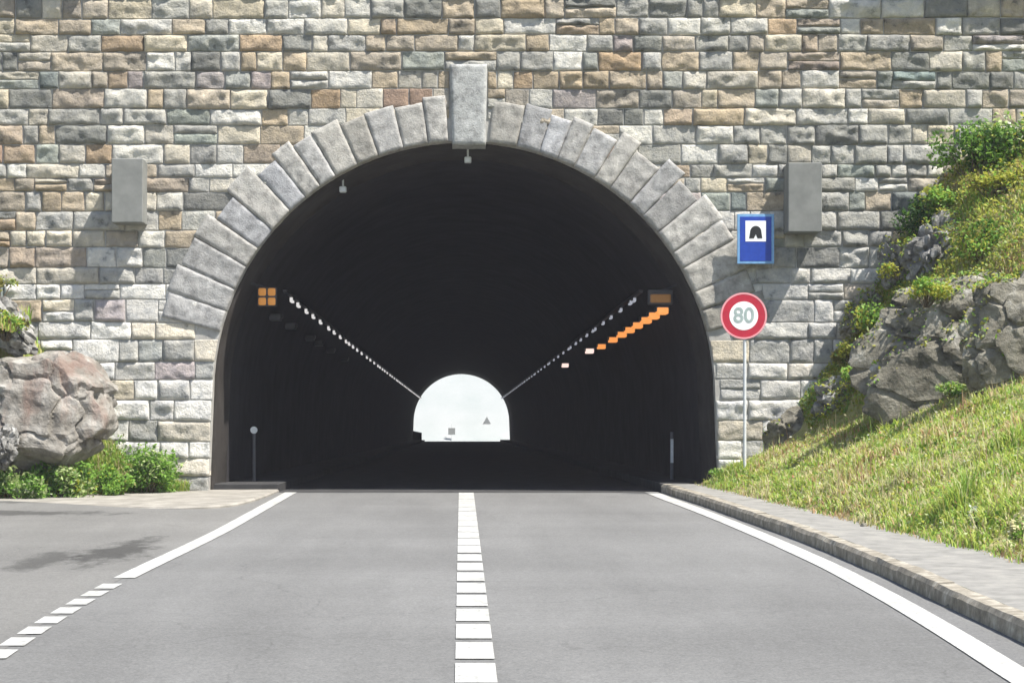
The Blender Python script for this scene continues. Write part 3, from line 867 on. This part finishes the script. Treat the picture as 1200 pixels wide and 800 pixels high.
rock('rock_outcrop', at(940, 512, 39.55), (.78, .45, .85), 44, 'rock_brown', 'dark mossy rock leaning on the masonry by the sign post', rot=.5, rough=.14)
rock('rock_outcrop', at(1012, 372, 39.6), (.4, .45, .6), 47, 'rock_brown', 'dark rock wedged between the masonry and the green shrub', rot=.6, rough=.2)
rock('small_stone', at(902, 553, 39.0), (.22, .16, .13), 52, 'rock_grey', 'small white stone lying in the grass near the sign post', sub=4)
for i, (px_, py_, Yy, s) in enumerate([(1012, 615, 27.6, .05), (1135, 644, 23.9, .06), (1092, 680, 20.6, .045), (1113, 712, 18.8, .06)]):
    rock('small_stone', at(px_, py_, Yy), (s, s, s * .8), 60 + i, 'rock_brown',
         ['dark pebble on the pavement at the grass edge', 'dark clod at the pavement edge beside the pale flowers', 'tiny dark pebble on top of the kerb', 'dark pebble in the gutter below the kerb'][i], sub=3, cat='pebble')

# ------------------------------------------------------------------ vegetation
class Blades:
    def __init__(s): s.V = []; s.C = []; s.n = 0; s.F = []; s.S = []
    def add(s, base, direc, h, w, bend, col):
        """arrays of blades: base (n,3), direc (n) angle, h, w, bend, col (n,3): five vertices each"""
        n = len(base)
        sx = np.stack([-np.sin(direc), np.cos(direc), 0 * h], 1) * (w / 2)[:, None]
        dx = np.stack([np.cos(direc), np.sin(direc), 0 * h], 1)
        up = np.array([0, 0, 1.0])
        m = base + up * (h * .55)[:, None] + dx * (bend * h * .22)[:, None]
        t = base + up * (h * (1 - .25 * bend))[:, None] + dx * (bend * h * .75)[:, None]
        V = np.stack([base - sx, base + sx, m - sx * .75, m + sx * .75, t], 1).reshape(-1, 3)
        idx = np.arange(n)[:, None] * 5 + s.n
        F_ = np.concatenate([idx + np.array([0, 1, 3, 2]), idx + np.array([2, 3, 4])], 1)
        s.F.append(F_.ravel()); s.S.append(np.tile([4, 3], n))
        s.V.append(V); s.C.append(np.repeat(col, 5, 0)); s.n += 5 * n
    def build(s, name, mat, **kw):
        return npobj(name, np.concatenate(s.V), np.concatenate(s.F), np.concatenate(s.S), mat, col=np.concatenate(s.C), **kw)

GR = dict(lime=(.42, .50, .10), green=(.25, .40, .07), olive=(.40, .37, .11), straw=(.60, .51, .31), rust=(.48, .30, .17), pale=(.57, .57, .31))
def grass_colour(x, y, pal):
    a = 1.5 * fbm(Vector((x * .75, y * .4, 11)), 3); b = 1.5 * fbm(Vector((x * .7, y * .4, 31)), 3)
    w = dict(pal)
    if a > .12: w['green'] = w.get('green', 0) + 5; w['lime'] = w.get('lime', 0) + 3
    if a < -.15: w['straw'] = w.get('straw', 0) + 3.5; w['pale'] = w.get('pale', 0) + 3
    if b > .22: w['rust'] = w.get('rust', 0) + 6; w['straw'] = w.get('straw', 0) + 2
    k = random.choices(list(w), list(w.values()))[0]
    c = GR[k]; v = random.uniform(.75, 1.2)
    return tuple(q * v for q in c)
def scatter(B, n, sampler, fn, hr, wr, pal, bendr=(.1, .8)):
    base = []; col = []; hs = []
    while len(base) < n:
        p = sampler()
        if p is None: continue
        x, y = p
        base.append((x, y, fn(x, y) - .01)); col.append(grass_colour(x, y, pal))
        tall = 1 + 1.1 * fbm(Vector((x * 1.3, y * 1.0, 50)), 3)
        hs.append(random.uniform(*hr) * max(.35, tall))
    n = len(base)
    B.add(np.array(base), rng.uniform(0, 2 * math.pi, n), np.array(hs), rng.uniform(*wr, n), rng.uniform(*bendr, n), np.array(col))

B = Blades()
def s_meadow():
    y = random.uniform(17.5, 39.9); x = edgeR(y) + random.random() ** 1.2 * 9.5
    if x > .35 * y + 1.2 or y > lerp_tab(YB, x) + .1: return None
    if random.random() > (26 / y) ** 1.2 and random.random() > .55: return None
    d = x - edgeR(y)
    if d < .35 and random.random() > .35 + d * 1.8: return None
    return x, y
PM = dict(lime=8, olive=1.2, straw=1.5, green=2.4, rust=.4, pale=2.4)
scatter(B, 68000, s_meadow, bank, (.06, .19), (.016, .04), PM, (.3, 1.1))
def s_edge():
    y = random.uniform(17.5, 39.9); return edgeR(y) + random.uniform(-.22, .35) * random.random() ** .5, y
scatter(B, 4500, s_edge, bank, (.03, .12), (.012, .025), dict(olive=3, straw=3, green=2, rust=1))
# grass on the ledges above the rock face
def s_ledge():
    x = random.uniform(6.6, 13.5); yb = lerp_tab(YB, x)
    t = random.uniform(.05, 1.0); y = yb + (39.95 - yb) * t
    if x > .35 * y + 1.2: return None
    return x, y
scatter(B, 42000, s_ledge, bank, (.06, .17), (.016, .04), dict(olive=4, lime=6, straw=1.2, green=1.5, rust=.4), (.3, 1.1))
# a taller tuft on the meadow and one by the pavement
for (px_, py_, Yy, n, h, rr) in ((1112, 600, 26.2, 500, .42, .25), (1000, 560, 32, 260, .30, .3), (1065, 560, 29.5, 300, .34, .3), (1180, 520, 28.5, 300, .3, .35), (860, 568, 39.0, 260, .24, .3)):
    c = PX(px_, py_, Yy)
    scatter(B, n, lambda: (c.x + random.gauss(0, rr * .5), c.y + random.gauss(0, rr * .5)), bank, (h * .5, h), (.014, .03), dict(lime=4, green=3, olive=2, pale=1), (.2, .9))
scatter(B, 1500, s_meadow, bank, (.22, .42), (.010, .018), dict(straw=4, pale=3, rust=1.5), (.1, .6))
B.build('grass', M['grass'], kind='stuff', label='yellow green meadow grass with dry stalks covering the roadside bank', cat='grass')

B = Blades()
def s_left():
    x = random.uniform(-13, -5.3); yl = lerp_tab(YL, x); t = random.random() ** 1.3
    return x, yl + (39.95 - yl) * t
scatter(B, 12000, s_left, lbank, (.08, .26), (.014, .034), dict(green=6, lime=5, olive=.6))
def s_ltop():
    x = random.uniform(-10.2, -8.3); return x, random.uniform(37.9, 39.6)
for _ in range(1): 
    scatter(B, 1600, s_ltop, lambda x, y: max(lbank(x, y), 3.05 + (y - 38) * .2 + (-8.3 - x) * .25), (.08, .3), (.014, .034), dict(lime=5, olive=2, green=2))
B.build('grass', M['grass'], kind='stuff', label='green grass at the foot of the masonry and round the banded boulder', cat='grass')

def leaves(pts, size, cols, up=.5, lump=None):
    """leaf-shaped faces at pts (n,3) with outward normals"""
    n = len(pts)
    V = np.zeros((n, 5, 3)); 
    nr = rng.normal(size=(n, 3)); nr[:, 2] += up * 2; nr[:, 1] -= .35
    nr /= np.linalg.norm(nr, axis=1)[:, None]
    ax = rng.normal(size=(n, 3)); ax -= nr * (ax * nr).sum(1)[:, None]; ax /= np.linalg.norm(ax, axis=1)[:, None]
    bx = np.cross(nr, ax)
    L = rng.uniform(.6, 1.35, n)[:, None] * size; Wd = L * rng.uniform(.42, .62, n)[:, None]
    V[:, 0] = pts - ax * L * .5
    V[:, 1] = pts + bx * Wd * .5 - nr * L * .06
    V[:, 2] = pts + ax * L * .5 - nr * L * .12
    V[:, 3] = pts - bx * Wd * .5 - nr * L * .06
    V[:, 4] = pts + nr * L * .05
    F_ = np.arange(n)[:, None] * 5 + np.array([0, 1, 4, 1, 2, 4, 2, 3, 4, 3, 0, 4])
    return V.reshape(-1, 3), F_.ravel(), np.full(n * 4, 3), np.repeat(cols, 5, 0)

LP = dict(bright=(.21, .37, .06), mid=(.12, .24, .04), dark=(.045, .11, .025), yellow=(.40, .41, .06), pale=(.42, .50, .22), olive=(.19, .18, .05), flower=(.62, .58, .34), cream=(.6, .62, .5))
def shrub(name, loc, rad, n, size, pal, label, seed, clumps=9, cat='shrub', stems=True, group=None):
    rs = random.Random(seed)
    root = empty(name, loc, label=label, cat=cat)
    if group: root['group'] = group
    cs = []
    for _ in range(clumps):
        a = rs.uniform(0, 2 * math.pi); rr = math.sqrt(rs.random()) * .8
        cs.append((rr * math.cos(a) * rad[0], rr * math.sin(a) * rad[1], rs.uniform(.25, .95) * rad[2] * (1.05 - .45 * rr), rs.uniform(.28, .5)))
    P = []; C = []
    tone = [rs.choices(list(pal), list(pal.values()))[0] for _ in cs]
    for _ in range(n):
        k = rs.randrange(len(cs)); cx, cy, cz, r = cs[k]
        d = Vector((rs.gauss(0, 1), rs.gauss(0, 1), rs.gauss(0, 1))).normalized() * (rs.random() ** .45)
        P.append((cx + d.x * r * rad[0], cy + d.y * r * rad[1], max(.01, cz + d.z * r * rad[2] * .8)))
        key = tone[k] if rs.random() < .6 else rs.choices(list(pal), list(pal.values()))[0]
        v = rs.uniform(.75, 1.25); C.append(tuple(q * v for q in LP[key]))
    V, F_, S, CC = leaves(np.array(P), size, np.array(C))
    npobj('foliage', V, F_, S, M['leaf'], col=CC, parent=root)
    if stems:
        bm = bmesh.new()
        for cx, cy, cz, r in cs: cyl(bm, (cx * .15, cy * .15, -.12), (cx, cy, cz), .014, .006, 6)
        bobj('stem', bm, M['stem'], root)
    return root
def on_bank(px_, Y, dz=0): x = (px_ - 540) * Y / F; return Vector((x, Y, bank(x, Y) + dz))
def on_left(px_, Y, dz=0): x = (px_ - 540) * Y / F; return Vector((x, Y, lbank(x, Y) + dz))

# right: ridge bush, shrubs between the rocks
shrub('leafy_bush', on_bank(1140, 39.2), (.95, .55, 1.05), 2600, .10, dict(bright=5, mid=4, dark=2, yellow=1.2, pale=.5), 'bright green leafy bush topping the bank against the masonry', 1, clumps=16)
shrub('leafy_bush', on_bank(1195, 39.0), (.75, .5, .9), 1600, .10, dict(bright=3, mid=3, yellow=2, pale=1.5, cream=.6), 'green bush with pale flecks at the very top of the bank', 2, clumps=12)
shrub('trailing_shrub', on_bank(1080, 39.3), (.55, .45, .75), 1300, .085, dict(mid=4, dark=4, bright=3, yellow=1), 'dark green shrub trailing down the masonry below the ridge bush', 3, clumps=10)
shrub('yellow_shrub', on_bank(1165, 37.8), (.8, .5, .55), 1500, .085, dict(yellow=6, olive=4, bright=1.5), 'mustard yellow low shrub on the upper ledge of the bank', 4, clumps=12)
shrub('yellow_shrub', on_bank(1060, 38.9), (.55, .4, .4), 800, .08, dict(yellow=6, olive=3, bright=2), 'small yellow green shrub beside the jagged outcrop', 14, clumps=9)
shrub('leafy_bush', on_bank(1150, 36.6), (.95, .4, .7), 1700, .085, dict(bright=3, yellow=4, olive=2, mid=2), 'yellow green bush hanging over the broad rock face', 5, clumps=14)
shrub('leafy_bush', on_bank(1032, 38.6), (.55, .45, .70), 1500, .09, dict(bright=5, yellow=3, mid=2, olive=1), 'bright green shrub growing on the leaning slab', 6, clumps=11)
shrub('leafy_bush', on_bank(1000, 39.0), (.42, .4, .55), 900, .085, dict(olive=4, yellow=3, mid=2), 'olive shrub halfway down the bank by the masonry', 7, clumps=8)
shrub('dark_shrub', on_bank(1062, 37.3), (.62, .4, .55), 1400, .08, dict(dark=6, mid=4, bright=.8), 'dark green shrub in the hollow below the leaning slab', 8, clumps=10)
shrub('leafy_plant', on_bank(1015, 38.1), (.5, .35, .42), 900, .08, dict(bright=4, pale=2, yellow=2, mid=1), 'light green leafy plant at the head of the meadow below the pale rock', 9, clumps=9, cat='plant')
shrub('flowering_plant', on_bank(1196, 22.9), (.16, .2, .40), 220, .07, dict(flower=5, pale=3, bright=3), 'pale yellow flowering plant at the meadow edge by the pavement', 10, clumps=7, cat='plant')
shrub('flowering_plant', on_bank(1150, 24.6), (.16, .14, .28), 90, .06, dict(cream=4, pale=2, bright=4), 'small white flowering plant in the lower meadow', 11, clumps=5, cat='plant')
shrub('leafy_plant', on_bank(846, 39.4), (.28, .2, .26), 320, .07, dict(bright=3, mid=4, pale=1), 'small green plant rooted at the foot of the arch beside the sign post', 12, clumps=6, cat='plant')
shrub('leafy_bush', on_bank(1112, 38.9), (.6, .4, .6), 1300, .09, dict(bright=5, yellow=4, mid=1), 'yellow green bush below the ridge bush, above the jagged outcrop', 61, clumps=11)
shrub('leafy_bush', PX(1190, 352, 34.9), (.75, .35, .50), 1300, .085, dict(bright=4, yellow=4, pale=1), 'light green bush over the far end of the broad rock face', 62, clumps=11)
shrub('leafy_bush', PX(1122, 372, 35.2), (.5, .35, .45), 900, .085, dict(yellow=4, bright=4, olive=2), 'yellow green tuft behind the near edge of the broad rock face', 63, clumps=9)
shrub('dark_shrub', on_bank(1078, 36.2), (.55, .25, .50), 1000, .075, dict(dark=4, mid=5, bright=2), 'small dark shrub tucked under the near end of the broad rock face', 64, clumps=8)
shrub('mossy_cushion', PX(1085, 352, 35.0), (.55, .35, .42), 1000, .075, dict(bright=5, yellow=5, pale=1), 'bright yellow green cushion of leaves draped over the top corner of the broad rock face', 66, clumps=10, cat='plant')
shrub('leafy_plant', on_bank(1130, 34.6), (.45, .2, .26), 500, .07, dict(bright=4, yellow=2, pale=3), 'low pale green plant along the foot of the broad rock face', 65, clumps=8, cat='plant')
# flecks of meadow flowers
P = []; C = []
for _ in range(9000):
    p = None
    while p is None: p = s_meadow()
    a = fbm(Vector((p[0] * .7, p[1] * .7, 23)), 3)
    if random.random() < .06: c = random.choice([LP['cream'], LP['flower'], (.45, .2, .12), LP['pale']]); h = random.uniform(.14, .26)
    else:
        k = random.choices(['bright', 'yellow', 'olive', 'pale', 'mid'], [2 + 6 * (a > .08), 2, 1, 1.5 + 3 * (a < -.15), 1])[0]; v = random.uniform(.8, 1.25)
        c = tuple(q * v for q in LP[k]); h = random.uniform(.02, .17)
    P.append((p[0], p[1], bank(*p) + h)); C.append(c)
V, F_, S, CC = leaves(np.array(P), .055, np.array(C), up=1)
npobj('meadow_herbs', V, F_, S, M['leaf'], col=CC, kind='stuff', label='small leafy herbs and pale flower heads scattered through the meadow grass', cat='herbs')

P = []; C = []
for _ in range(17000):
    p = None
    while p is None: p = s_ledge()
    x, y = p
    P.append((x, y, bank(x, y) + random.random() ** 1.5 * .30)); 
    a = fbm(Vector((x * .9, y * .9, 5)), 3)
    k = random.choices(['bright', 'yellow', 'olive', 'pale', 'mid'], [3 + 6 * (a > .1), 6 + 5 * (a < -.05), 1.5, 2, 1])[0]
    v = random.uniform(.75, 1.25); C.append(tuple(q * v for q in LP[k]))
for o in ROCKS:
    if o.name.startswith(('rock_slab', 'rock_outcrop')):
        for v in o.data.vertices:
            g = o.location + v.co
            if v.normal.z > .2 and fbm(g * 1.3, 3) + .55 * v.normal.z > .20 and random.random() < .30 * (1 if len(o.data.vertices) > 20000 else 2.5):
                P.append((g.x, g.y - .02, g.z + random.random() ** 2 * .12)); k = random.choices(['yellow', 'bright', 'olive', 'pale'], [5, 4, 2, 1.5])[0]
                w_ = random.uniform(.75, 1.2); C.append(tuple(q * w_ for q in LP[k]))
V, F_, S, CC = leaves(np.array(P), .08, np.array(C), up=.7)
npobj('ground_cover', V, F_, S, M['leaf'], col=CC, kind='stuff', label='yellow and green ground cover on the ledges between the rocks', cat='plants')

# left: plants along the foot of the wall
def lshrub(px_, Y, *a, **k): return shrub('leafy_plant', on_left(px_, Y, -.02), *a, **k)
lshrub(170, 39.2, (.72, .35, .92), 2000, .10, dict(bright=5, mid=3, pale=1), 'tallest bright green leafy plant against the masonry near the arch', 70, clumps=12, cat='plant')
lshrub(120, 38.5, (.60, .3, .58), 1400, .085, dict(yellow=2, bright=5, olive=.6, mid=2), 'yellowish green plant below the boulder edge beside the tallest plant', 71, clumps=10, cat='plant')
lshrub(70, 37.9, (.75, .3, .72), 1800, .09, dict(bright=4, mid=3, yellow=1, pale=.8), 'broad bright green plant directly below the banded boulder', 72, clumps=11, cat='plant')
lshrub(22, 37.6, (.6, .3, .56), 1200, .09, dict(bright=3, mid=3, pale=2, cream=.7), 'green plant with pale flecks at the foot of the small pale rock', 73, clumps=10, cat='plant')
lshrub(-20, 37.5, (.55, .3, .7), 900, .09, dict(bright=3, mid=3, pale=1), 'leafy green plant cut by the picture edge beyond the small pale rock', 74, clumps=10, cat='plant')
shrub('leafy_bush', Vector(PX(6, 392, 38.4)), (.42, .3, .45), 700, .08, dict(bright=3, yellow=5, olive=2), 'yellow green tuft of leaves on top of the pale jagged rock', 75, clumps=8)
shrub('leafy_bush', Vector(PX(0, 345, 39.2)), (.4, .3, .4), 500, .08, dict(yellow=3, pale=3, olive=2), 'pale straggly bush above the jagged rock against the masonry', 76, clumps=8)
# low leaves filling in between
P = []; C = []
for _ in range(4200):
    x = random.uniform(-12, -5.5); yl = lerp_tab(YL, x); y = yl + random.uniform(-.02, .9)
    P.append((x, y, lbank(x, y) + random.random() ** 1.6 * .42)); k = random.choices(['bright', 'mid', 'pale', 'olive'], [5, 4, 1, 1.2])[0]
    v = random.uniform(.7, 1.2); C.append(tuple(q * v for q in LP[k]))
V, F_, S, CC = leaves(np.array(P), .075, np.array(C))
npobj('ground_cover', V, F_, S, M['leaf'], col=CC, kind='stuff', label='low green ground cover along the edge of the lay-by', cat='plants')

# ------------------------------------------------------------------ road signs on one post
SY = 38.6
base = PX(873, 558, SY); base.z = bank(base.x, SY) - .05
sg = empty('sign_post', base, label='round red-rimmed speed limit sign on a slender pale post in the grass', cat='road sign')
def sc_(px_, py_): v = PX(px_, py_, SY) - base; return v.x, v.z
bm = bmesh.new(); topz = sc_(873, 350)[1]
cyl(bm, (0, .03, -.3), (0, .03, topz), .03, seg=16); cyl(bm, (0, .03, topz), (0, .03, topz + .02), .034, seg=16)
bobj('post', bm, M['metal'], sg, smooth=False)
rx, rz = sc_(871.5, 370)
rr = .435
disc = bmesh.new(); cyl(disc, (rx, -.004, rz), (rx, -.012, rz), rr, seg=64)
rs_ = bobj('round_sign', disc, M['red'], sg)
bm = bmesh.new(); cyl(bm, (rx, .004, rz), (rx, -.002, rz), rr + .006, seg=64); bobj('back_plate', bm, M['signback'], rs_)
# pale rim and white field
def annulus(r0, r1, y0, y1):
    bm = bmesh.new(); n = 64; vs = []
    for (r, y) in ((r0, y0), (r0, y1), (r1, y1), (r1, y0)):
        vs.append([bm.verts.new((rx + r * math.cos(2 * math.pi * i / n), y, rz + r * math.sin(2 * math.pi * i / n))) for i in range(n)])
    for k in range(4):
        for i in range(n): bm.faces.new((vs[k][i], vs[k][(i + 1) % n], vs[(k + 1) % 4][(i + 1) % n], vs[(k + 1) % 4][i]))
    bmesh.ops.recalc_face_normals(bm, faces=bm.faces); return bm
bobj('rim', annulus(rr * .93, rr + .003, -.010, -.0145), mat_plain('rim_pink', (.72, .30, .32), var=.05), rs_)
bm = bmesh.new(); cyl(bm, (rx, -.011, rz), (rx, -.015, rz), rr * .62, seg=64); bobj('white_field', bm, M['white'], rs_)
tcu = bpy.data.curves.new('speed_number', 'FONT'); tcu.body = '80'; tcu.size = .40; tcu.align_x = 'CENTER'; tcu.align_y = 'CENTER'; tcu.extrude = .0015; tcu.offset = .006
tcu.materials.append(M['digit'])
to = bpy.data.objects.new('speed_number', tcu); COL.objects.link(to); to.parent = rs_
bpy.context.view_layer.update()
tme = bpy.data.meshes.new_from_object(to.evaluated_get(bpy.context.evaluated_depsgraph_get()))
bpy.data.objects.remove(to); tme.materials.clear()
to = link('speed_number', tme, M['digit'], rs_)
to.location = (rx, -.0185, rz); to.rotation_euler = (R(90), 0, 0)
for dz in (.2, -.2):
    bm = bmesh.new(); box(bm, -.05, .05, -.006, .065, rz + dz - .02, rz + dz + .02, .004); bobj('clamp', bm, M['metal'], sg)
# blue panel on short arms from the masonry
SB = W - .32
bbase = PX(885.5, 280, SB)
tsg = empty('tunnel_sign', bbase, label='blue tunnel sign with a white field fixed to the masonry beside a bracket block', cat='road sign')
def sb_(px_, py_): v = PX(px_, py_, SB) - bbase; return v.x, v.z
bx0, bz1 = sb_(864, 251); bx1, bz0 = sb_(907, 309)
bm = bmesh.new(); box(bm, bx0, bx1, -.012, -.004, bz0, bz1, .003); bp = bobj('panel', bm, M['pale_blue'], tsg)
bm = bmesh.new(); box(bm, bx0 - .006, bx1 + .006, -.003, .004, bz0 - .006, bz1 + .006, .002); bobj('back_plate', bm, M['signback'], bp)
e = .05
bm = bmesh.new(); box(bm, bx0 + e, bx1 - e, -.016, -.010, bz0 + e, bz1 - e, .002); bobj('blue_field', bm, M['blue'], bp)
cx = (bx0 + bx1) / 2 ; wz1 = bz1 - .13; ws = .40
bm = bmesh.new(); box(bm, cx - ws / 2, cx + ws / 2, -.020, -.014, wz1 - ws, wz1, .002); bobj('white_square', bm, M['white'], bp)
bm = bmesh.new(); zc_ = wz1 - ws * .55; hw = ws * .29
pts = [(cx - hw * 1.1, zc_ - ws * .30), (cx - hw * .95, zc_)] + [(cx + hw * .95 * math.cos(a), zc_ + hw * 1.05 * math.sin(a)) for a in np.linspace(math.pi, 0, 15)] + [(cx + hw * 1.1, zc_ - ws * .30), (cx + hw * .3, zc_ - ws * .30), (cx, zc_ - ws * .1), (cx - hw * .3, zc_ - ws * .30)]
prism(bm, pts, -.024, -.0185); bobj('tunnel_symbol', bm, M['black'], bp)
for dz in (.2, -.2):
    bm = bmesh.new(); box(bm, -.03, .03, .003, .42, dz - .02, dz + .02, .004); bobj('bracket', bm, M['metal'], tsg)

# ------------------------------------------------------------------ thin scattering volume added to lift the tunnel blacks
bm = bmesh.new(); box(bm, -500, 500, -500, 640, -3.2, 125)
hm = bpy.data.materials.new('black_lift_volume'); hm.use_nodes = True; hn = hm.node_tree
hn.nodes.remove(hn.nodes['Principled BSDF'])
pv = hn.nodes.new('ShaderNodeVolumePrincipled'); pv.inputs['Density'].default_value = HAZE; pv.inputs['Color'].default_value = (.92, .92, 1.0, 1)
hn.links.new(pv.outputs[0], hn.nodes['Material Output'].inputs['Volume'])
bobj('added_haze', bm, hm, kind='stuff')

# ------------------------------------------------------------------ light, sky, camera
S_ = Vector((1.8, -1.15, 3.5)).normalized()
el = math.asin(S_.z); az = math.atan2(S_.x, S_.y)
w = bpy.data.worlds.new("World"); sc.world = w; w.use_nodes = True
nt = w.node_tree; bg = nt.nodes['Background']
sky = nt.nodes.new('ShaderNodeTexSky'); sky.sky_type = 'NISHITA'; sky.sun_disc = False
sky.sun_elevation = el; sky.sun_rotation = az
nt.links.new(sky.outputs[0], bg.inputs['Color']); bg.inputs['Strength'].default_value = 0.105
sl = bpy.data.lights.new('sun', 'SUN'); sl.energy = 5.3; sl.angle = R(.55); sl.color = (1, .955, .89)
so = bpy.data.objects.new('sun', sl); COL.objects.link(so); so.rotation_euler = S_.to_track_quat('Z', 'Y').to_euler(); so.location = (20, 0, 40)

cam = bpy.data.cameras.new('camera'); co = bpy.data.objects.new('camera', cam); COL.objects.link(co)
co.location = (0, 0, CAMZ); co.rotation_euler = (R(90), 0, 0)
cam.sensor_width = 36; cam.lens = 36 * F / 1200; cam.shift_x = 60 / 1200; cam.shift_y = 102.5 / 1200
cam.clip_start = .1; cam.clip_end = 3000
sc.camera = co
sc.view_settings.view_transform = 'Standard'; sc.view_settings.look = 'None'
sc.view_settings.gamma = 1; sc.view_settings.use_curve_mapping = False
sc.view_settings.exposure = 1.0
sc.cycles.use_denoising = True
